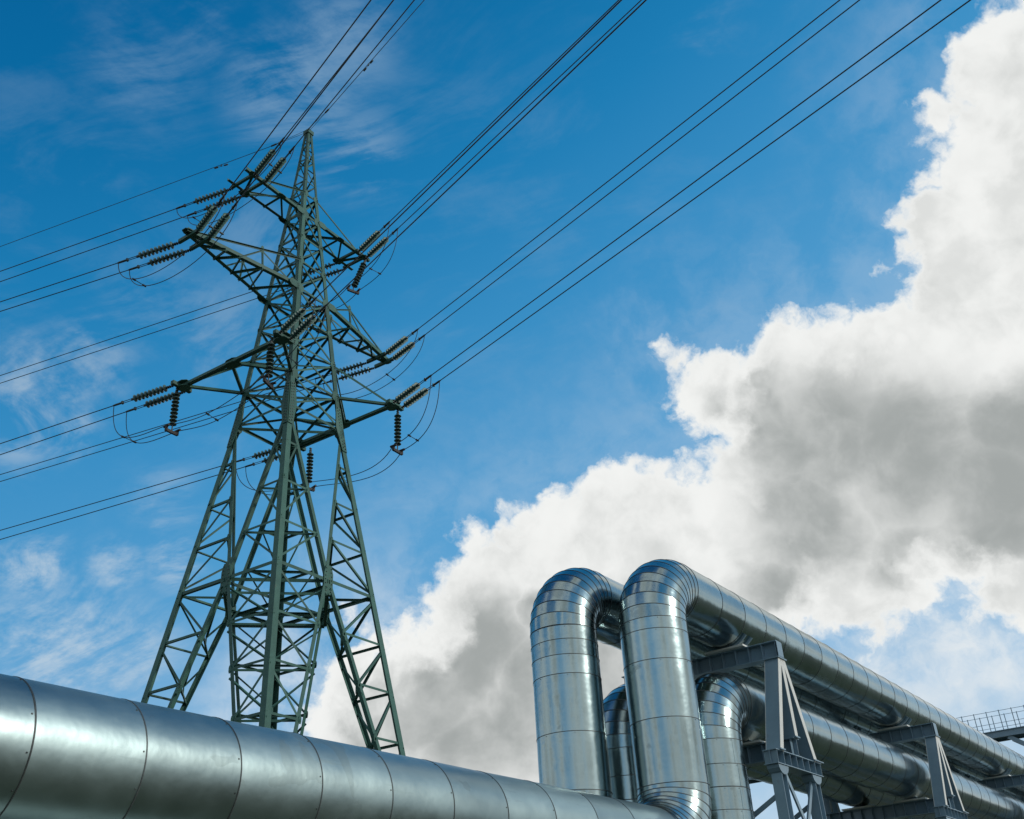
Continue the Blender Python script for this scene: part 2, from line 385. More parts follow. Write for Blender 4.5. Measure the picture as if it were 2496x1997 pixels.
# ------------------------------------------------------------------ pylon
T0 = Vector((-7.584, 30.0, 0)); TH = rad(12.5185)
def nd_(a): return Vector((math.cos(a+TH), math.sin(a+TH), 0))
CN = {'N': nd_(-math.pi/2), 'L': nd_(math.pi), 'R': nd_(0), 'F': nd_(math.pi/2)}
AV = (CN['N']+CN['L']).normalized(); BV = (CN['N']-CN['L']).normalized()
ZV = Vector((0, 0, 1))
def LW(a, b, z): return T0+AV*a+BV*b+ZV*z
def wz(z):
    if z <= 17.175: return 1.784+(17.175-z)*.2022
    if z <= 27.35: return 1.784-(z-17.175)*.1242
    return .520-(z-27.35)*(.520-.16)/(30.85-27.35)
def C(k, z): return T0+CN[k]*wz(z)+ZV*z
FACES = [('N', 'L'), ('R', 'N'), ('F', 'R'), ('L', 'F')]
pyl = thing('electricity_pylon', 'tall dark green lattice steel pylon carrying power lines behind the near pipe', 'pylon', (T0.x, T0.y, GZ))
def P_(name, mb, mat=M_GREEN): return mb.build(name, mat, pyl)
NEXT = {'N': ('L', 'R'), 'L': ('N', 'F'), 'R': ('N', 'F'), 'F': ('L', 'R')}
# corner legs
segs = [(GZ+.35, 5.2, .21), (5.2, 11.24, .21), (11.24, 17.175, .20), (17.175, 22.38, .19), (22.38, 27.35, .155), (27.35, 30.85, .105)]
for k in 'NLRF':
    for z0, z1, w in segs:
        P, Q = C(k, z0), C(k, z1)
        P_('leg', angle(MB(), P, Q, CN[NEXT[k][0]]-CN[k], CN[NEXT[k][1]]-CN[k], w, .02))
def fnorm(f): return (CN[f[0]]+CN[f[1]]).normalized()
def brace(P, Q, n, w=.065, name='brace', ins=.022, flip=1, t=.009):
    """angle bar lying in a face with outward normal n"""
    P, Q = Vector(P), Vector(Q); a = (Q-P).normalized(); s = n.cross(a)*flip
    return P_(name, angle(MB(), P-n*ins-s*w/2, Q-n*ins-s*w/2, s, -n, w, t))
def plate(c, n, up, w, h, t=.014, name='gusset_plate', taper=0):
    c = Vector(c); n = Vector(n).normalized(); up = Vector(up); up = (up-n*up.dot(n)).normalized(); s = up.cross(n)
    m_ = MB()
    hw, hh = w/2, h/2
    o = [(-hw*.55, -hh), (hw*.55, -hh), (hw, -hh*.45), (hw, hh*.45), (hw*.55, hh), (-hw*.55, hh), (-hw, hh*.45), (-hw, -hh*.45)]
    vs = [c+s*x+up*y+n*t/2 for x, y in o]+[c+s*x+up*y-n*t/2 for x, y in o]
    m_.add(vs, [tuple(range(8))[::-1], tuple(range(8, 16))]+[(i, (i+1) % 8, (i+1) % 8+8, i+8) for i in range(8)])
    return P_(name, m_)
bolts = MB()
def bolt(c, n, r=.02, h=.03):
    n = Vector(n).normalized(); u = n.orthogonal().normalized(); v = n.cross(u); c = Vector(c)
    ring = [(u*math.cos(k*math.pi/3)+v*math.sin(k*math.pi/3))*r for k in range(6)]
    bolts.add([c+x for x in ring]+[c+x+n*h for x in ring], [tuple(range(6, 12))]+[(i, (i+1) % 6, (i+1) % 6+6, i+6) for i in range(6)])
ZB = [17.175, 18.49, 19.80, 21.10, 22.38, 23.72, 24.97, 26.20, 27.35]
for f in FACES:
    n = fnorm(f)
    for i, z in enumerate(ZB):
        brace(C(f[0], z), C(f[1], z), n, .085 if i in (0, 1, 4, 7) else .07, 'horizontal_strut')
        if i < len(ZB)-1:
            z2 = ZB[i+1]
            brace(C(f[0], z), C(f[1], z2), n, .068, 'diagonal_brace', .024)
            brace(C(f[1], z), C(f[0], z2), n, .068, 'diagonal_brace', .052, -1)
    pk = [27.35, 28.05, 28.7, 29.3, 29.8, 30.25, 30.6]
    for i in range(len(pk)-1):
        a_, b_ = (f[0], f[1]) if i % 2 else (f[1], f[0])
        brace(C(a_, pk[i]), C(b_, pk[i+1]), n, .045, 'diagonal_brace', .014)
        if i in (1, 3): brace(C(f[0], pk[i]), C(f[1], pk[i]), n, .045, 'horizontal_strut', .02)
# floor bracing across the body
for z, w in ((17.175, .10), (18.49, .10), (19.8, .06), (22.38, .08), (26.2, .06), (24.97, .05)):
    for k, (p, q) in enumerate((('L', 'R'), ('N', 'F'))):
        brace(C(p, z-.03*k-.03), C(q, z-.03*k-.03), ZV, w, 'floor_brace', .02)
# gussets on the corners, with bolts
for k in 'NLRF':
    for i, z in enumerate(ZB):
        for q in NEXT[k]:
            n = (CN[k]+CN[q]).normalized(); s = (CN[q]-CN[k]).normalized()
            sz = .34 if i in (1, 4, 7) else .25
            if i == 0: sz = .36
            plate(C(k, z)+s*sz*.42-n*.004, n, ZV, sz, sz*1.05)
            if i in (1, 4, 7, 2, 5, 8):
                for j in range(4): bolt(C(k, z)+s*(.05)+ZV*(-.12+.08*j)+n*.0, n, .016, .03)
    # splice plates and their bolts at the waist, where legs meet body
    for q in NEXT[k]:
        n = (CN[k]+CN[q]).normalized(); s = (CN[q]-CN[k]).normalized()
        ax = (C(k, 18.1)-C(k, 16.3)).normalized()
        P, Q = C(k, 16.35), C(k, 18.05)
        m_ = MB(); wv = .21
        o = [P+s*.0, P+s*wv, C(k, 17.2)+s*(wv+.12), Q+s*wv, Q]
        vs = [x+n*.012 for x in o]+[x+n*.030 for x in o]
        m_.add(vs, [(4,3,2,1,0), (5,6,7,8,9)]+[(i, (i+1) % 5, (i+1) % 5+5, i+5) for i in range(5)])
        P_('splice_plate', m_)
        for j in range(14):
            z = 16.45+j*.118
            for dx in (.055, .15): bolt(C(k, z+(.04 if dx > .1 else 0))+s*dx+n*.03, n, .022, .032)
bolts_obj = None
# lower body: every face carries one large cross, kinked at a mid-face gusset
ZM = 11.239
mid = {}
for f in FACES: mid[f] = (C(f[0], ZM)+C(f[1], ZM))/2
FOOT = 0.2
def member(f, k, z):
    """point at height z on the cross member of face f that serves leg k"""
    o = f[0] if f[1] == k else f[1]
    if z >= ZM: return C(k, 17.0)+(mid[f]-C(k, 17.0))*((17.0-z)/(17.0-ZM))
    return mid[f]+(C(k, FOOT)-mid[f])*((ZM-z)/(ZM-FOOT))
ZU = [15.629, 14.145, 12.695]
ZL = [9.693, 8.233, 6.75, 5.3, 3.9, 2.5]
for f in FACES:
    n = fnorm(f)
    for k in f:
        s = (CN[f[1]]-CN[f[0]]).normalized()*(1 if k == f[0] else -1)
        for (z0, z1) in ((16.9, ZM+.15), (ZM-.15, FOOT)):
            P, Q = member(f, k, z0), member(f, k, z1)
            P_('main_brace', angle(MB(), P-n*.03, Q-n*.03, s if z0 > 12 else -s, -n, .125, .014))
    plate(mid[f]+n*.0, n, ZV, .38, .92, .02)
    plate(mid[f]-n*.05, n, ZV, .36, .88, .02)
    s = (CN[f[1]]-CN[f[0]]).normalized()
    for j in range(7):
        for dx in (-.10, .10): bolt(mid[f]+n*.01+ZV*(-.36+.12*j)+s*dx*(1 if abs(j-3) > 1 else 1.3), n, .017, .028)
for k in 'NLRF':
    f1, f2 = [f for f in FACES if k in f]
    n1, n2 = fnorm(f1), fnorm(f2)
    prev = 16.9
    zs = ZU+[ZM]
    for i, z in enumerate(zs):
        A, B, c = member(f1, k, z), member(f2, k, z), C(k, z)
        if z != ZM:
            brace(c, A, n1, .07, 'horizontal_strut'); brace(c, B, n2, .07, 'horizontal_strut', .022, -1)
            brace(A, B, ZV, .075, 'ring_strut', .0)
            plate(A-n1*.02, n1, ZV, .09, .22); plate(B-n2*.02, n2, ZV, .09, .22)
            nz = zs[i+1]
            if nz != ZM or True:
                brace(A, C(k, nz+.08), n1, .065, 'diagonal_brace', .03); brace(B, C(k, nz+.08), n2, .065, 'diagonal_brace', .03, -1)
    # struts from the leg to the mid-face gussets
    brace(C(k, ZM), mid[f1], n1, .10, 'horizontal_strut'); brace(C(k, ZM), mid[f2], n2, .10, 'horizontal_strut', .022, -1)
    brace(C(k, ZM)-CN[k]*.05, (mid[f1]+mid[f2])/2, ZV, .07, 'floor_brace', .05)
    zz = [ZM]+ZL
    for i in range(1, len(zz)):
        z = zz[i]; A, B, c = member(f1, k, z), member(f2, k, z), C(k, z)
        brace(c, A, n1, .07, 'horizontal_strut'); brace(c, B, n2, .07, 'horizontal_strut', .022, -1)
        brace(A, B, ZV, .065, 'ring_strut', .0)
        plate(A-n1*.02, n1, ZV, .09, .22); plate(B-n2*.02, n2, ZV, .09, .22)
        pz = zz[i-1]
        brace(C(k, pz-.1), A, n1, .07, 'diagonal_brace', .03); brace(C(k, pz-.1), B, n2, .07, 'diagonal_brace', .03, -1)
        if i <= 3:
            mB = (A+B)/2
            brace(member(f1, k, pz-.25), mB+ZV*.25, n2, .055, 'ring_brace', .0); brace(member(f2, k, pz-.25), mB+ZV*.25, n1, .055, 'ring_brace', .0)
            brace(mB+ZV*.25, mB, n1, .05, 'ring_brace', .0)
ms = [mid[f] for f in FACES]
for i in range(4):
    brace(ms[i], ms[(i+1) % 4], ZV, .11, 'ring_strut', .0)
    brace(ms[i]-ZV*.42, ms[(i+1) % 4]-ZV*.42, ZV, .08, 'ring_strut', .0)
brace(ms[0]-ZV*.08, ms[2]-ZV*.08, ZV, .10, 'floor_brace', .0); brace(ms[1]-ZV*.14, ms[3]-ZV*.14, ZV, .10, 'floor_brace', .0)
for k in 'NLRF':
    m_ = MB(); c = C(k, GZ)
    box(m_, (c.x, c.y, GZ+.17), (.45, 0, 0), (0, .45, 0), (0, 0, .18)); m_.build('concrete_footing', M_CONC, pyl)
# cap
m_ = MB(); ct = T0+ZV*30.93
box(m_, ct, AV*.15, BV*.15, ZV*.09); P_('peak_cap', m_)
# cross-arms --------------------------------------------------------------
def arm_bar(P, Q, w=.09, name='arm_brace', up=ZV): return P_(name, angle(MB(), P, Q, up.cross((Vector(Q)-Vector(P)).normalized()), -up if abs(up.z) > .5 else up, w, .01))
def chord(P, Q, b, w=.13):
    return P_('arm_chord', angle(MB(), P, Q, ZV, BV*(-b), w, .014))
for sg in (1, -1):            # the arms of the two circuits are mirror images
    kk = {1: ('N', 'L'), -1: ('R', 'F')}[sg]
    # top arms: two parallel chords
    z = 26.20
    ch = {}
    for k, b in zip(kk, (1, -1)):
        h = wz(z)/math.sqrt(2)
        ch[b] = (LW(sg*h, b*h, z), LW(sg*3.32, b*.5, z)); chord(ch[b][0], ch[b][1], b, .12)
        h2 = wz(27.35)/math.sqrt(2)
        arm_bar(LW(sg*h2, b*h2, 27.35), LW(sg*2.5, b*.5, z+.10), .06, 'arm_tie')
        plate(LW(sg*(h+.12), b*(h+.02), z+.03), BV, ZV, .40, .26)
    def on(b, a): P, Q = ch[b]; a0 = wz(26.2)/math.sqrt(2); t = (a-a0)/(3.32-a0); return P+(Q-P)*t
    for a in (2.5, 2.98):
        m_ = MB(); bar(m_, on(1, sg and a)+BV*.12, on(-1, a)-BV*.12, .10, .10); P_('crossbar', m_)
    arm_bar(on(1, 1.55), on(-1, 1.55)-ZV*.02, .06); arm_bar(on(-1, 2.45), on(1, 1.6), .075); arm_bar(on(1, 1.55), on(-1, .55), .075); arm_bar(on(1, 2.95), on(-1, 2.5)-ZV*.03, .075)
    plate(on(-1, 2.5)-ZV*.02, ZV, AV, .34, .42); plate(on(1, 2.98)-ZV*.02, ZV, AV, .30, .36); plate(on(1, 1.58)-ZV*.02, ZV, AV, .24, .34)
    # middle arms: two chords running to a narrow tip
    z = 22.38; h = wz(z)/math.sqrt(2); tip = 5.12
    cb = {}
    for b in (1, -1):
        cb[b] = (LW(sg*h, b*h, z), LW(sg*tip, b*.10-.08*sg*0, z)); chord(cb[b][0], cb[b][1], b, .14)
        h5 = wz(23.72)/math.sqrt(2)
        S, E_ = LW(sg*h5, b*h5, 23.72), LW(sg*4.75, b*.14, z+.12)
        arm_bar(S, E_, .065, 'arm_tie')
        def tie(a, S=S, E_=E_, h5=h5): return S+(E_-S)*((a-h5)/(4.75-h5))
        def cho(a, b=b): return cb[b][0]+(cb[b][1]-cb[b][0])*((a-h)/(tip-h))
        arm_bar(tie(2.25), cho(2.25), .055); arm_bar(tie(2.2), cho(3.15), .055); arm_bar(tie(2.3), cho(1.0), .055)
        plate(tie(2.25)-ZV*.03, BV, AV, .34, .14); plate(LW(sg*(h+.15), b*(h+.01), z+.03), BV, ZV, .46, .28)
    def cc(b, a): return cb[b][0]+(cb[b][1]-cb[b][0])*((a-h)/(tip-h))
    zg = [(1, .85), (-1, 1.75), (1, 2.25), (-1, 2.75), (1, 3.15), (-1, 3.65), (1, 3.7), (-1, 4.45)]
    for i in range(len(zg)-1): arm_bar(cc(*zg[i]), cc(*zg[i+1])-ZV*.02, .075)
    arm_bar(cc(1, 2.25), cc(-1, 2.3)-ZV*.03, .06); arm_bar(cc(1, 3.65), cc(-1, 3.6)-ZV*.03, .06)
    for a in (4.45, 4.92):
        m_ = MB(); bar(m_, LW(sg*a, .42, z-.03), LW(sg*a, -.52, z-.03), .12, .12); P_('crossbar', m_)
    plate(LW(sg*4.95, 0, z+.06), ZV, AV, .34, .5, .02, 'tip_plate')
    # lower frame: a beam held out from two corners
    z = 18.49; h = wz(z)/math.sqrt(2); aa = 2.7
    ibm = MB(); ibeam(ibm, LW(sg*aa, -2.42, z), LW(sg*aa, 2.42, z), AV, .16, .10, .014, .02); P_('arm_beam', ibm)
    ibm = MB(); bar(ibm, LW(sg*aa, -2.42, z-.06), LW(sg*aa, 2.42, z-.06), .10, .02); P_('arm_beam', ibm)
    for b in (1, -1):
        for tgt in (LW(sg*aa, b*2.3, z), LW(sg*aa, 0, z)):
            m_ = MB(); bar(m_, LW(sg*h, b*h, z), tgt, .10, .09); P_('arm_brace', m_)
        h2 = wz(19.8)/math.sqrt(2)
        arm_bar(LW(sg*h2, b*h2, 19.8), LW(sg*aa, b*2.25, z+.08), .08, 'arm_tie')
        arm_bar(LW(sg*h2, b*h2, 19.8), LW(sg*aa, b*.12, z+.06), .05, 'arm_tie')
        plate(LW(sg*aa, b*2.28, z+.075), ZV, BV, .46, .54, .02, 'tip_plate')
        plate(LW(sg*aa, b*2.28, z-.09), ZV, BV, .40, .48, .02, 'tip_plate')
        m_ = MB(); bar(m_, LW(sg*(aa-.36), b*2.38, z-.02), LW(sg*(aa+.42), b*2.38, z-.02), .14, .13); P_('crossbar', m_)
    plate(LW(sg*(aa-.06), 0, z-.06), ZV, BV, .36, .6)
    plate(LW(sg*(aa-.06), 0, z+.07), ZV, BV, .36, .6)
tag(bolts.build('bolt_heads', M_BOLT, pyl), kind='stuff')

# ------------------------------------------------------------------ insulators, cables
def disc_mesh(name, glass):
    mb = MB()
    lathe(mb, [(-.010, .0), (-.010, .028), (.0, .045), (.045, .048), (.062, .034), (.075, .022), (.150, .016), (.150, 0)], 12)
    nf = len(mb.f)
    lathe(mb, [(.040, .044), (.052, .085), (.070, .118), (.088, .128), (.094, .126), (.080, .108), (.090, .095), (.074, .080), (.084, .066), (.066, .046)], 22)
    me = mb.mesh(name, [M_IRON, glass])
    for p in me.polygons[nf:]: p.material_index = 1
    return me
DISC_G, DISC_B = disc_mesh('disc', M_GLASS), disc_mesh('disc', M_GLAZE)
def simple_mesh(fn, name, mat):
    mb = MB(); fn(mb); return mb.mesh(name, mat)
def rodx(x0, x1, r, n=8): return lambda mb: lathe(mb, [(x0, 0), (x0, r), (x1, r), (x1, 0)], n)
def link_fn(mb):
    lathe(mb, [(0, 0), (0, .022), (.20, .022), (.20, 0)], 8)
    for x in (.02, .10, .17): box(mb, (x, 0, 0), (.022, 0, 0), (0, .045, 0), (0, 0, .028))
LINK = simple_mesh(link_fn, 'shackle', M_IRON)
def yoke_fn(mb):
    box(mb, (.05, 0, 0), (.05, 0, 0), (0, .035, 0), (0, 0, .03))
    for s in (-1, 1): box(mb, (.27, 0, s*.035), (.18, 0, 0), (0, .012, 0), (0, 0, .006))
    box(mb, (.46, 0, 0), (.03, 0, 0), (0, .04, 0), (0, 0, .05))
YOKE = simple_mesh(yoke_fn, 'turnbuckle', M_IRON)
CLAMP = simple_mesh(lambda mb: lathe(mb, [(0, 0), (0, .03), (.05, .038), (.30, .036), (.36, .026), (.40, .018), (.40, 0)], 10), 'dead_end_clamp', M_IRON)
NDISC = 9; LD = .2+NDISC*.146
def dirv(az, mslope): return Vector((math.sin(rad(az)), math.cos(rad(az)), -mslope)).normalized()
def string(att, dr, label, group, disc):
    t = thing('insulator_string', label, 'insulator', att, group, basis(dr, ZV, att))
    inst('shackle', LINK, Matrix.Identity(4), t)
    for i in range(NDISC):
        inst('disc', disc, Matrix.Translation((.21+i*.146, 0, 0)) @ Matrix.Rotation(random.random()*6, 4, 'X'), t)
    inst('turnbuckle', YOKE, Matrix.Translation((LD, 0, 0)), t)
    inst('dead_end_clamp', CLAMP, Matrix.Translation((LD+.46, 0, 0)), t)
    return Vector(att)+dr*(LD+.80)
def cable(P0, az, ms, c, L, label, group, damp=None, r=.0175):
    hd = Vector((math.sin(rad(az)), math.cos(rad(az)), 0)); pts = []
    n = 46
    for i in range(n+1):
        t = L*(i/n)**1.4; pts.append(P0+hd*t+ZV*(-ms*t+c*t*t))
    root = thing('power_cable', label, 'power cable', P0, group)
    m_ = MB(); tube(m_, pts, r, 6); m_.build('conductor', M_CABLE, root)
    for td in (damp or []):
        c0 = P0+hd*td+ZV*(-ms*td+c*td*td); m_ = MB()
        tube(m_, [c0-hd*.22-ZV*.09, c0-ZV*.085, c0+hd*.22-ZV*.09], .008, 6)
        box(m_, c0-ZV*.04, hd*.02, Vector((hd.y, -hd.x, 0))*.02, ZV*.05)
        for s in (-1, 1): tube(m_, [c0+hd*s*.15-ZV*.09, c0+hd*s*.31-ZV*.09], .034, 8)
        m_.build('vibration_damper', M_IRON, root)
    return root
RS = {'A': [(3.0,.56,26.1,140.6),(2.5,.56,26.1,140.5)], 'C': [(4.92,.30,22.3,141.25),(4.45,.34,22.3,141.25)],
      'B': [(-2.5,.60,26.1,140.1),(-2.98,.60,26.1,139.8)], 'D': [(-4.45,.36,22.3,139.2),(-4.92,.32,22.3,139.3)],
      'F': [(-2.5,2.5,18.42,139.95),(-2.95,2.5,18.42,139.75)], 'G': [(3.0,2.5,18.42,140.45),(2.55,2.5,18.42,140.5)]}
LS = {'A': [(3.0,-.56,26.1,-73.7),(2.5,-.56,26.1,-73.75)], 'C': [(4.92,-.50,22.3,-74.9),(4.45,-.52,22.3,-75.25)],
      'B': [(-2.5,-.56,26.1,-73.55),(-2.98,-.56,26.1,-73.6)], 'D': [(-4.45,-.5,22.3,-74.0),(-4.92,-.5,22.3,-73.95)],
      'E': [(3.0,-2.48,18.42,-72.4),(2.5,-2.48,18.42,-71.8)], 'H': [(-2.5,-2.48,18.42,-74.15),(-2.98,-2.48,18.42,-73.45)]}
ARM = {'A': 'top left pylon arm', 'C': 'middle left pylon arm', 'B': 'top right pylon arm', 'D': 'middle right pylon arm', 'F': 'right tip of lowest frame',
       'G': 'near tip of lowest frame', 'E': 'left tip of lowest frame', 'H': 'far tip of lowest frame'}
clR, clL = {}, {}
MR, ML = .035, .09
for k, lst in RS.items():
    clR[k] = []
    for i, (a, b, z, az) in enumerate(lst):
        w_ = ('outer', 'inner')[i] if k in 'AC' else ('inner', 'outer')[i] if k in 'BDF' else ('left', 'right')[i]
        p = string(LW(a, b, z), dirv(az, MR), 'glass insulator string slanting up right from %s, %s one' % (ARM[k], w_), 'insulator strings holding the right-hand cables', DISC_G)
        clR[k].append(p)
        cable(p, az, MR+.0, .0002, 70, 'cable rising to top edge from %s, %s of pair' % (ARM[k], w_), 'cables rising to the upper right')
for k, lst in LS.items():
    clL[k] = []
    for i, (a, b, z, az) in enumerate(lst):
        w_ = ('outer', 'inner')[i] if k in 'ACE' else ('inner', 'outer')[i]
        w2 = ('upper', 'lower')[i]
        p = string(LW(a, b, z), dirv(az, ML), 'grey insulator string pointing left and down from %s, %s one' % (ARM[k], w2), 'insulator strings holding the left-hand cables', DISC_B)
        clL[k].append(p)
        cable(p, az, ML, .0002, 120, 'cable running to left edge from %s, %s of pair' % (ARM[k], w2), 'cables running to the left')
# earth wires from the peak
PK = T0+ZV*31.0
def stay(S, E_, name, label):
    t = thing(name, label, 'cable fitting', S); m_ = MB()
    s = Vector((E_-S).cross(ZV)).normalized()*.05
    tube(m_, [S+s, E_], .008, 6); tube(m_, [S-s, E_], .008, 6); m_.build('stay_wire', M_CABLE, t)
    m_ = MB(); tube(m_, [E_-(E_-S).normalized()*.25, E_], .035, 8); m_.build('clamp', M_IRON, t)
rE = PK+dirv(138.95, .03)*1.6; lE = PK+dirv(-73.65, .10)*1.7
stay(PK+BV*.12+AV*.1, rE, 'earth_wire_fitting', 'short twin stay and clamp on the right of the pylon peak')
stay(PK-BV*.12+AV*.1, lE, 'earth_wire_fitting', 'short twin stay and clamp on the left of the pylon peak')
cable(rE, 138.95, .03, .0002, 70, 'earth wire with a vibration damper rising from the pylon peak', None, [2.9], .013)
cable(lE, -73.65, .10, .0002, 120, 'topmost wire with a vibration damper running left from the pylon peak', None, [2.3], .013)
# jumpers
def bez(p0, p1, p2, p3, n=18):
    return [p0*(1-t)**3+p1*3*t*(1-t)**2+p2*3*t*t*(1-t)+p3*t**3 for t in [i/n for i in range(n+1)]]
def jumper(paths, label, spacers):
    root = thing('jumper_loop', label, 'jumper cable', paths[0][0], 'jumper loops under the arms')
    for p in paths: m_ = MB(); tube(m_, p, .014, 6); m_.build('conductor', M_CABLE, root)
    for f in spacers:
        a_, b_ = [p[int(f*(len(p)-1))] for p in paths]; m_ = MB()
        tube(m_, [a_, b_], .012, 6)
        d_ = (b_-a_).normalized()
        tube(m_, [a_-d_*.04, a_+d_*.09], .032, 8); tube(m_, [b_-d_*.09, b_+d_*.04], .032, 8)
        m_.build('spacer', M_IRON, root)
def hd(az): return Vector((math.sin(rad(az)), math.cos(rad(az)), 0))
DROP = {'A': 1.7, 'C': 2.0, 'D': 2.0}
for k in 'ACD':
    ps = []
    for i in range(2):
        R_, L_ = clR[k][i], clL[k][i]
        ps.append(bez(R_, R_-ZV*DROP[k]-hd(140)*.35, L_-ZV*DROP[k]*.95-hd(-74)*.2, L_, 26))
    jumper(ps, 'pair of slack cables looping under the %s' % ARM[k], [.22, .75] if k != 'D' else [.36, .8])
# hanging strings that keep jumpers clear
def hang(att, dr, label):
    dr = Vector(dr).normalized()
    t = thing('suspension_insulator', label, 'insulator', att, 'hanging insulators of the jumpers', basis(dr, BV, att))
    inst('shackle', LINK, Matrix.Translation((-.02, 0, 0)), t)
    for i in range(NDISC): inst('disc', DISC_B, Matrix.Translation((.17+i*.140, 0, 0)) @ Matrix.Rotation(random.random()*6, 4, 'X'), t)
    return Vector(att)+dr*(.17+NDISC*.14+.1)
def weight(c, s, label):
    """iron counterweight bar with two cable clamps, s = direction of the bar"""
    t = thing('counterweight', label, 'counterweight', c, 'counterweights on the jumpers'); m_ = MB()
    s = Vector(s).normalized(); q = s.cross(ZV).normalized()
    box(m_, c-ZV*.14, s*.24, q*.035, ZV*.05); m_.build('weight_bar', M_RUST, t)
    for k in (-1, 1):
        m_ = MB(); box(m_, c+s*k*.22-ZV*.08, s*.03, q*.045, ZV*.10); tube(m_, [c+s*k*.22-q*.13, c+s*k*.22+q*.13], .042, 8); m_.build('cable_clamp', M_RUST, t)
    m_ = MB(); tube(m_, [c+ZV*.12, c-ZV*.15], .022, 8); m_.build('hanger', M_IRON, t)
    return c+s*.24, c-s*.24
hE = hang(LW(2.85, -2.42, 18.36), (0, 0, -1), 'grey discs hanging straight down at the left tip of the lowest frame')
hG = hang(LW(3.0, 2.15, 18.36), (0, 0, -1), 'grey discs hanging in front of the pylon body below the near tip')
hF = hang(LW(-2.9, 2.35, 18.36), (0, 0, -1), 'grey discs hanging straight down from the right tip of the lowest frame')
hH = hang(LW(-3.05, -2.0, 18.36), (0, 0, -1), 'grey discs hanging between the pylon legs under the far beam end')
hB = hang(LW(-3.0, .55, 26.05), (-.30, -.05, -1), 'dark green discs hanging aslant below the top right arm tip')
def two(c, s, label): return weight(c, s, label)
jE, jE2 = weight(hE, AV, 'brown iron weight bar under the hanging discs at the far left tip')
jG, jG2 = weight(hG, AV*1.0+BV*.3, 'brown iron weight bar in front of the pylon body')
jF, jF2 = weight(hF, AV, 'brown iron weight bar under the hanging discs at the right tip')
jH, jH2 = weight(hH, AV*.8-BV*.2, 'brown iron weight bar seen between the pylon legs')
jB, jB2 = weight(hB, AV*.9-BV*.3, 'brown iron weight bar under the slanting dark green discs')
def two_part(cl, je, az, drop): return [bez(p, p-ZV*drop-hd(az)*.1, e+(hd(az))*1.0-ZV*.15, e, 22) for p, e in zip(cl, je)]
jumper(two_part(clR['B'], (jB, jB2), 140, 1.9), 'pair of cables dropping steeply to the weight below the top right arm', [.55])
jumper([bez(a_, a_-hd(140)*1.6-ZV*.3, b_-ZV*1.9-hd(-74)*.5, b_, 20) for a_, b_ in zip((jB, jB2), clL['B'])], 'pair of slack cables passing behind the pylon at the top right arm', [.4])
jumper(two_part(clR['F'], (jF, jF2), 140, 1.8), 'pair of cables dropping to the weight under the right tip', [.72])
jumper([bez(a_, a_-hd(140)*1.2-ZV*.9, b_+hd(140)*1.6-ZV*.45, b_, 22) for a_, b_ in zip((jF, jF2), (jH, jH2))], 'pair of slack cables joining the two weights on the right', [.62])
jumper(two_part(clL['H'], (jH, jH2), -74, 1.7), 'pair of slack cables between the pylon legs at the bottom of the lowest frame', [.8])
jumper(two_part(clR['G'], (jG, jG2), 140, 1.5), 'pair of cables dropping past the pylon body to the weight in front of it', [.6])
jumper(two_part(clL['E'], (jE, jE2), -74, 1.9), 'pair of cables looping from the left strings to the weight at the far left tip', [.45])
jumper([bez(a_, a_-hd(-74)*1.3-ZV*.05, b_+hd(-74)*1.8-ZV*1.0, b_, 24) for a_, b_ in zip((jE, jE2), (jG, jG2))], 'pair of slack cables from the far left weight to the weight on the pylon body', [.52])

# ------------------------------------------------------------------ pipes
AZP = rad(34.8896)
DV = Vector((math.sin(AZP), math.cos(AZP), 0)); EV = Vector((math.cos(AZP), -math.sin(AZP), 0))
def SE(s, e, z): return DV*s+EV*e+ZV*z
R = .60
SM = {}
def section_mesh(L, dull=False):
    key = (round(L, 3), dull)
    if key not in SM:
        mb = MB(); n = 72; bw = .011
        lathe(mb, [(0, R-.0015), (L*.5, R), (L-bw, R+.0005)], n)
        # the sheet's lengthwise lap, a narrow raised strip
        a0, a1 = rad(2), rad(4.2); v = []
        for x in (.003, L-.014):
            for a, rr in ((a0, R-.002), (a0, R+.0035), (a1, R+.0035), (a1, R-.002)): v.append((x, rr*math.cos(a), rr*math.sin(a)))
        mb.add(v, [(0, 1, 5, 4), (1, 2, 6, 5), (2, 3, 7, 6), (0, 3, 2, 1), (4, 5, 6, 7)])
        k = len(mb.f)
        lathe(mb, [(L-bw, R+.0005), (L-bw, R+.005), (L, R+.005), (L, R-.003)], n, smooth=False)
        for i in range(9):
            a = 2*math.pi*(i+.35*math.sin(i*7.3))/9; c = Vector((L-.035, (R+.001)*math.cos(a), (R+.001)*math.sin(a)))
            u = Vector((0, math.cos(a), math.sin(a))); w_ = Vector((0, -math.sin(a), math.cos(a)))
            box(mb, c, Vector((1,0,0))*.006, w_*.006, u*.004)
        me = mb.mesh('cladding_section', [M_DULL if dull else M_CLAD, M_SEAM])
        for p in me.polygons[k:]: p.material_index = 1
        SM[key] = me
    return SM[key]
GM = {}
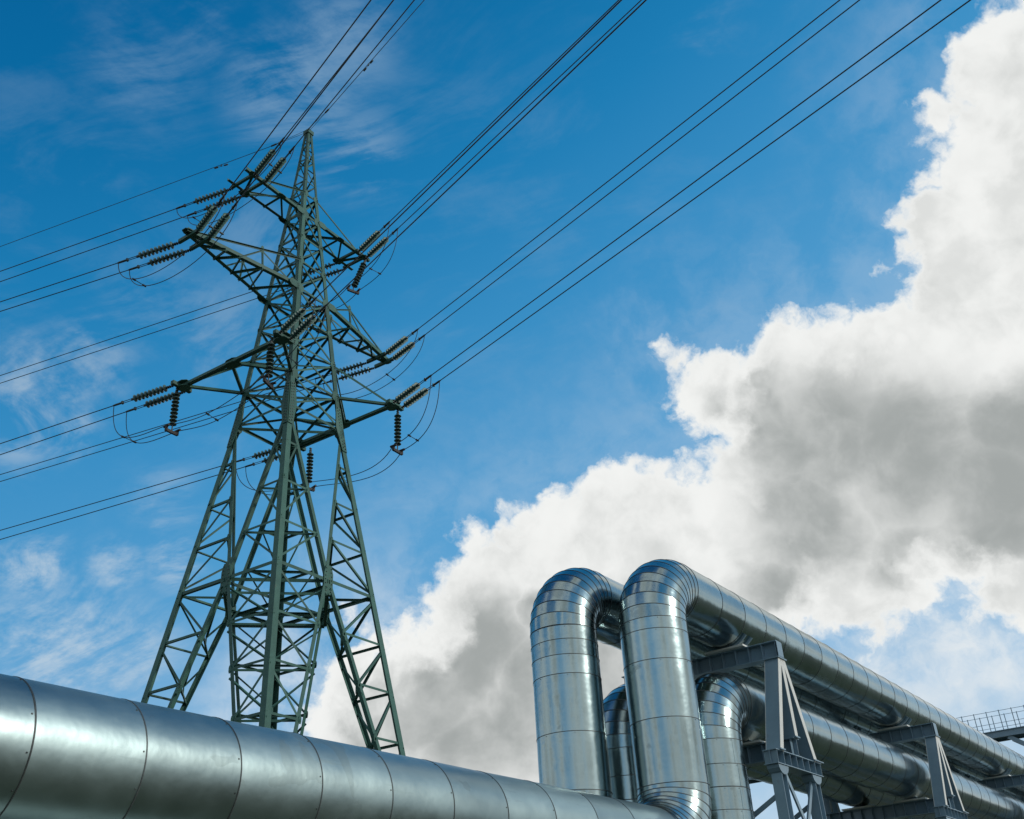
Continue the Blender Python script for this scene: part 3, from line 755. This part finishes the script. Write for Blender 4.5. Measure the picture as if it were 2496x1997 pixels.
def gore_mesh(B, ang):
    key = (round(B, 3), round(ang, 4))
    if key not in GM:
        mb = MB(); n = 72; vs = []; h = ang/2
        def ring(th, extra=0.0, sh=0.0):
            out = []
            for k in range(n):
                ph = 2*math.pi*k/n; rr = B+(R+extra)*math.cos(ph)
                p = Vector((rr*math.sin(th), (R+extra)*math.sin(ph), B-rr*math.cos(th)))   # bend centre above at z = B
                p = p+Vector((math.cos(th), 0, math.sin(th)))*sh
                out.append(tuple(p))
            return out
        vs = ring(-h)+ring(h)
        mb.add(vs, [(k, n+k, n+(k+1) % n, (k+1) % n) for k in range(n)], True)
        nf = len(mb.f)
        vs = ring(h, 0, -.011)+ring(h, .0055, -.011)+ring(h, .0055, 0)+ring(h, -.003, 0)
        mb.add(vs, [(j*n+k, (j+1)*n+k, (j+1)*n+(k+1) % n, j*n+(k+1) % n) for j in range(3) for k in range(n)], False)
        me = mb.mesh('elbow_gore', [M_CLAD, M_SEAM])
        for p in me.polygons[nf:]: p.material_index = 1
        GM[key] = me
    return GM[key]
def straight(root, P, Q, cuts=None, step=1.0, jit=.0034, dull=False, lap=None):
    P, Q = Vector(P), Vector(Q); L = (Q-P).length; d = (Q-P).normalized()
    if cuts is None:
        n = max(1, round(L/step)); cuts = [L*i/n for i in range(n+1)]
    for a, b in zip(cuts[:-1], cuts[1:]):
        M_ = basis(d, ZV, P+d*a-root.location)
        M_ = M_ @ Matrix.Translation(((b-a)/2, 0, 0)) @ Matrix.Rotation(random.gauss(0, jit), 4, 'Y') @ Matrix.Rotation(random.gauss(0, jit), 4, 'Z') @ Matrix.Translation((-(b-a)/2, 0, 0))
        M_ = M_ @ Matrix.Rotation((rad(78) if lap is None else lap)+random.gauss(0, .12 if lap is None else .05), 4, 'X')
        inst('cladding_section', section_mesh(b-a, dull), M_, root)
def elbow(root, C_, d0, d1, B, n=9):
    """C_ = corner point where the two axes meet, d0 incoming, d1 outgoing unit directions"""
    d0, d1 = Vector(d0), Vector(d1); cen = C_-d0*B+d1*B
    ang = math.pi/2/n; me = gore_mesh(B, ang)
    for i in range(n):
        th = (i+.5)*ang
        x = d0*math.cos(th)+d1*math.sin(th); z = -d0*math.sin(th)+d1*math.cos(th)
        y = z.cross(x)
        loc = cen-z*B-root.location
        M_ = Matrix(((x.x, y.x, z.x, loc.x), (x.y, y.y, z.y, loc.y), (x.z, y.z, z.z, loc.z), (0, 0, 0, 1)))
        inst('elbow_gore', me, M_ @ Matrix.Rotation(random.gauss(0, .006), 4, 'Y'), root)
def make_pipe(name_label, e, s, zl, zu, s0, s1, Bl, Bu, riser_cuts, first_cut=None, nu=9, nl=9, lap=None):
    root = thing('insulated_pipe', name_label, 'pipe', SE(s, e, zl), 'silver clad heating pipes')
    straight(root, SE(s-Bl, e, zl)-DV*(s-Bl-s0), SE(s-Bl, e, zl), first_cut, dull=True)
    elbow(root, SE(s, e, zl), DV, ZV, Bl, nl)
    straight(root, SE(s, e, zl+Bl), SE(s, e, zu-Bu), riser_cuts, lap=lap)
    elbow(root, SE(s, e, zu), ZV, DV, Bu, nu)
    straight(root, SE(s+Bu, e, zu), SE(s1, e, zu))
    return root
E0, E1 = -8.29, -9.70
ZLO, ZUP, ZMI = 1.938, 6.51, 4.67
Bu = .84; Bl = .98
def cuts(z0, zs, z1): return [0]+[z-z0 for z in zs]+[z1-z0]
fc = [0.0+i for i in range(-0, 1)]
s_start = -9.68
sA = 15.87
lenA = sA-Bl-s_start
fcA = [0, .0]; seamA = [x for x in np.arange(-8.92, 14.1, 1.02)]
fcA = [0]+[float(x-s_start) for x in seamA]+[lenA]
make_pipe('silver pipe crossing the bottom left and rising through the right-hand tall bend', E0, sA, ZLO, ZUP, s_start, 92, Bl, Bu, cuts(ZLO+Bl, [3.95, 4.93, 5.46], ZUP-Bu), fcA)
sB = 15.10
make_pipe('silver pipe rising through the left-hand tall bend, far upper pipe of the four', E1, sB, ZLO, ZUP, -9.2, 92, Bl, Bu, cuts(ZLO+Bl, [3.85, 4.82, 5.15, 5.42], ZUP-Bu))
_B = basis(ZV).to_3x3(); _v = Vector((math.sin(rad(148)), math.cos(rad(148)), 0))   # side of the riser that its lengthwise lap faces
lapC = math.atan2(_v.dot(_B.col[2]), _v.dot(_B.col[1]))
sC = 17.45
make_pipe('silver pipe with the low bend beside the nearest trestle, near lower pipe', E0, sC, .15, ZMI, -9.2, 92, Bl, Bu, cuts(.15+Bl, [1.9, 2.65, 3.02, 3.40], ZMI-Bu), lap=lapC)
sD = 16.85
make_pipe('silver pipe whose low bend peeks out between the two tall bends', E1, sD, .15, ZMI, -9.2, 92, Bl, Bu, cuts(.15+Bl, [1.9, 2.55, 2.95, 3.35], ZMI-Bu))

# ------------------------------------------------------------------ trestles
def trestle(s, label):
    root = thing('pipe_trestle', label, 'pipe support', SE(s, (E0+E1)/2, GZ), 'grey steel trestles under the pipes')
    def B_(name, mb, mat=M_STEEL): return mb.build(name, mat, root)
    eN, eF = -7.24, -10.75
    zt = ZUP-R-.06                                       # top of the upper cross beam
    ib = MB(); ibeam(ib, SE(s, eN, zt-.165), SE(s, eF, zt-.165), ZV, .33, .26); B_('cross_beam', ib)
    for i in range(13):
        e = eN-.03-i*.285
        for sd_ in (-1, 1):
            m_ = MB(); box(m_, SE(s+sd_*.068, e, zt-.165), DV*.056, EV*.005, ZV*.146); B_('stiffener', m_)
    m_ = MB(); box(m_, SE(s, eN+.006, zt-.165), DV*.125, EV*.006, ZV*.146); B_('end_plate', m_)
    for e in (E0, E1):
        m_ = MB(); box(m_, SE(s, e, zt+.02), DV*.26, EV*.42, ZV*.018); B_('slide_plate', m_, M_PAD_SUNLIT)
        for sd_ in (-1, 1):
            m_ = MB(); ps = []
            for k in range(9):
                a = rad(-90+sd_*0-48+12*k); ps.append((math.cos(a), math.sin(a)))
            vs = [SE(s+sd_*.14-.02, e+x*(R+.004), ZUP+y*(R+.004)) for x, y in ps]+[SE(s+sd_*.14+.02, e+x*(R+.004), ZUP+y*(R+.004)) for x, y in ps]
            vs += [SE(s+sd_*.14-.02, e+x*(R+.05), max(zt+.03, ZUP+y*(R+.05))) for x, y in ps]+[SE(s+sd_*.14+.02, e+x*(R+.05), max(zt+.03, ZUP+y*(R+.05))) for x, y in ps]
            fs = []
            for k in range(8):
                fs += [(k, k+1, 9+k+1, 9+k), (18+k, 27+k, 27+k+1, 18+k+1), (k, 18+k, 18+k+1, k+1), (9+k, 9+k+1, 27+k+1, 27+k)]
            m_.add(vs, fs); B_('saddle', m_)
    zb = 3.68                                             # top of the lengthwise beams
    for e in (eN-.14, eF+.14):
        out = 1 if e > -9 else -1
        hwid = .27
        # three legs fanning down from under the cross beam
        for dx, zend in ((-.78, zb), (.05, ZMI-R-.06), (.80, zb)):
            P, Q = SE(s+dx*.10, e, zt-.34), SE(s+dx, e, zend)
            m_ = MB(); ibeam(m_, P, Q, DV, .12, hwid, .014, .012)
            a, u, v = frame(P, Q, DV)
            B_('leg', m_)
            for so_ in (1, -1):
                m_ = MB(); box(m_, (P+Q)/2+EV*so_*(hwid/2+.004), EV*.004, u*.066, (Q-P)/2); B_('painted_sunlit_edge', m_, M_PAD_SUNLIT)  # sunlight on the flange sides, painted in as pale strips
            m_ = MB(); box(m_, Q+ZV*.01, DV*.10, EV*.17, ZV*.012); B_('base_plate', m_)
        m_ = MB(); box(m_, SE(s, e, zt-.345), DV*.20, EV*.17, ZV*.012); B_('head_plate', m_)
        m_ = MB(); ibeam(m_, SE(s-1.05, e, zb-.13), SE(s+1.08, e, zb-.13), ZV, .25, .27, .014); B_('length_beam', m_)
        for i in range(8):
            m_ = MB()
            for sd_ in (-1, 1): box(m_, SE(s-1.0+i*.29, e+sd_*.069, zb-.13), DV*.005, EV*.060, ZV*.110)
            B_('stiffener', m_)
        m_ = MB(); box(m_, SE(s+1.02, e, zb+.012), DV*.14, EV*.16, ZV*.010); B_('base_plate', m_)
        for sx in (-.78, .78):
            m_ = MB(); ibeam(m_, SE(s+sx, e, zb-.26), SE(s+sx*1.05, e, GZ), DV, .22, .20, .014, .012); B_('column', m_)
            m_ = MB(); vs = []; pr = []
            for k in range(9):
                a = math.pi*k/8; pr.append((math.cos(a)*.22, -math.sin(a)*.16))
            vs = [SE(s+sx+x, e-.115, zb-.262+y) for x, y in pr]+[SE(s+sx+x, e+.115, zb-.262+y) for x, y in pr]
            m_.add(vs, [tuple(range(9)), tuple(range(17, 8, -1))]+[(k, k+9, k+10, k+1) for k in range(8)]+[(0, 8, 17, 9)]); B_('bracket', m_)
            m_ = MB(); box(m_, SE(s+sx*1.05, e, GZ+.15), DV*.35, EV*.35, ZV*.16); m_.build('concrete_footing', M_CONC, root)
        for (xa, za), (xb, zbb), o_ in (((-.66, zb-.40), (.70, 1.35), .0), ((.66, zb-.40), (-.70, 1.35), -.05), ((-.66, 1.2), (.7, GZ+.4), .0), ((.66, 1.2), (-.7, GZ+.4), -.05)):
            m_ = MB(); bar(m_, SE(s+xa, e+out*(.07)+o_*out, za), SE(s+xb, e+out*(.07)+o_*out, zbb), .035, .09, DV); B_('cross_brace', m_)
        for zz_ in (1.28,):
            m_ = MB(); bar(m_, SE(s-.7, e, zz_), SE(s+.7, e, zz_), .10, .10); B_('tie_bar', m_)
    zc = ZMI-R-.06
    m_ = MB(); ibeam(m_, SE(s+.05, eN-.02, zc-.17), SE(s+.05, eF+.02, zc-.17), ZV, .34, .26); B_('cross_beam', m_)
    for i in range(12):
        e = eN-.10-i*.29
        for sd_ in (-1, 1):
            m_ = MB(); box(m_, SE(s+.05+sd_*.068, e, zc-.17), DV*.056, EV*.005, ZV*.150); B_('stiffener', m_)
    for e in (E0, E1):
        m_ = MB(); box(m_, SE(s+.05, e, zc+.02), DV*.26, EV*.42, ZV*.018); B_('slide_plate', m_, M_PAD_SUNLIT)
        m_ = MB(); box(m_, SE(s+.05, e, zc+.052), DV*.12, EV*.16, ZV*.014); B_('saddle', m_)
    # cross ties between the two lower frames
    for (ea, za), (eb, zb2) in (((eN-.14, 3.0), (eF+.14, 1.3)), ((eF+.14, 3.0), (eN-.14, 1.3))):
        for sx in (-.78, .78):
            m_ = MB(); bar(m_, SE(s+sx+(.05 if ea > eb else -.05), ea, za), SE(s+sx+(.05 if ea > eb else -.05), eb, zb2), .035, .08, ZV); B_('cross_brace', m_)
    return root
for s, lb in ((19.0, 'nearest grey steel trestle, with three sunlit edged legs fanning out beside the low bend'),
              (29.1, 'second grey steel trestle, standing right of the nearest one'),
              (40.0, 'third grey steel trestle, only its beams showing at the right edge'),
              (50.5, 'fourth grey steel trestle, hidden low behind the third'),
              (61.0, 'fifth and farthest grey steel trestle along the pipes')): trestle(s, lb)
# low stands under the pipes on the left
for s in (-6.0, 2.5, 10.5):
    root = thing('pipe_stand', 'low grey steel stand under the near pipe, %s' % {-6.0: 'behind the viewer', 2.5: 'beside the viewer', 10.5: 'just before the tall bends'}[s], 'pipe support', SE(s, E0, GZ), 'low stands under the pipes')
    m_ = MB(); ibeam(m_, SE(s, -7.3, ZLO-R-.2), SE(s, -10.7, ZLO-R-.2), ZV, .30, .24); m_.build('cross_beam', M_STEEL, root)
    for e in (-7.45, -10.55):
        m_ = MB(); ibeam(m_, SE(s, e, ZLO-R-.35), SE(s, e, GZ), DV, .22, .2); m_.build('column', M_STEEL, root)

# ------------------------------------------------------------------ walkway bridge over the pipes
SW = 58.0; KW = SW/61.08
root = thing('walkway_bridge', 'grey steel walkway with open railings crossing above the pipes at the right edge', 'walkway', SE(SW, -9.0, GZ))
zd = 11.28*KW; ea, eb = -13.5*KW, -9.75*KW
def wb(name, mb, mat=M_STEEL): return mb.build(name, mat, root)
for so in (0, 1.15):
    m_ = MB(); ibeam(m_, SE(SW+so, ea-14, zd-.16), SE(SW+so, eb, zd-.16), ZV, .32, .16); wb('side_beam', m_)
m_ = MB(); box(m_, SE(SW+.575, (ea-14+eb)/2, zd+.012), DV*.62, EV*((eb-ea+14)/2), ZV*.012); wb('deck', m_)
for so in (0, 1.15):
    i = 0; e = ea-14+.2
    while e < eb+.05:
        m_ = MB(); tube(m_, [SE(SW+so, e, zd), SE(SW+so, e, zd+1.02)], .022, 6); wb('railing_post', m_); e += .62
    for h in (.38, .98):
        m_ = MB(); tube(m_, [SE(SW+so, ea-14, zd+h), SE(SW+so, eb+.02, zd+h)], .011, 6); wb('handrail', m_)
# gate frame and stair head at the end
m_ = MB(); tube(m_, [SE(SW, eb+.0, zd), SE(SW, eb+.0, zd+1.12), SE(SW, eb+.12, zd+1.2), SE(SW, eb+3.2, zd+1.2)], .03, 8); wb('handrail', m_)
m_ = MB(); tube(m_, [SE(SW+1.15, eb+.0, zd), SE(SW+1.15, eb+.0, zd+1.05), SE(SW+1.15, eb+.1, zd+1.12), SE(SW+1.15, eb+3.2, zd+1.12)], .03, 8); wb('handrail', m_)
for h, so in ((.55, 0), (.5, 1.15)):
    m_ = MB(); tube(m_, [SE(SW+so, eb, zd+h), SE(SW+so, eb+3.2, zd+h+.05)], .024, 8); wb('handrail', m_)
m_ = MB(); tube(m_, [SE(SW, eb+.9, zd+1.1), SE(SW, eb+.9, zd+1.7)], .012, 6); wb('rod', m_)
m_ = MB(); ibeam(m_, SE(SW+.3, eb+.15, zd-.16), SE(SW+.3, eb+4, zd-.16), ZV, .3, .16); wb('side_beam', m_)
for so in (.1, 1.05):
    m_ = MB(); ibeam(m_, SE(SW+so, eb+.25, zd-.32), SE(SW+so, eb+.25, GZ), DV, .26, .26); wb('column', m_)
    m_ = MB(); bar(m_, SE(SW+so, eb-1.75, zd-.33), SE(SW+so, eb+.2, zd-1.7), .16, .20); wb('knee_brace', m_)
    m_ = MB(); ibeam(m_, SE(SW+so, ea-13.5, zd-.32), SE(SW+so, ea-13.5, GZ), DV, .26, .26); wb('column', m_)
m_ = MB(); box(m_, SE(SW+.1, eb-2.9, zd-.55), DV*.12, EV*.25, ZV*.20); wb('bracket', m_)
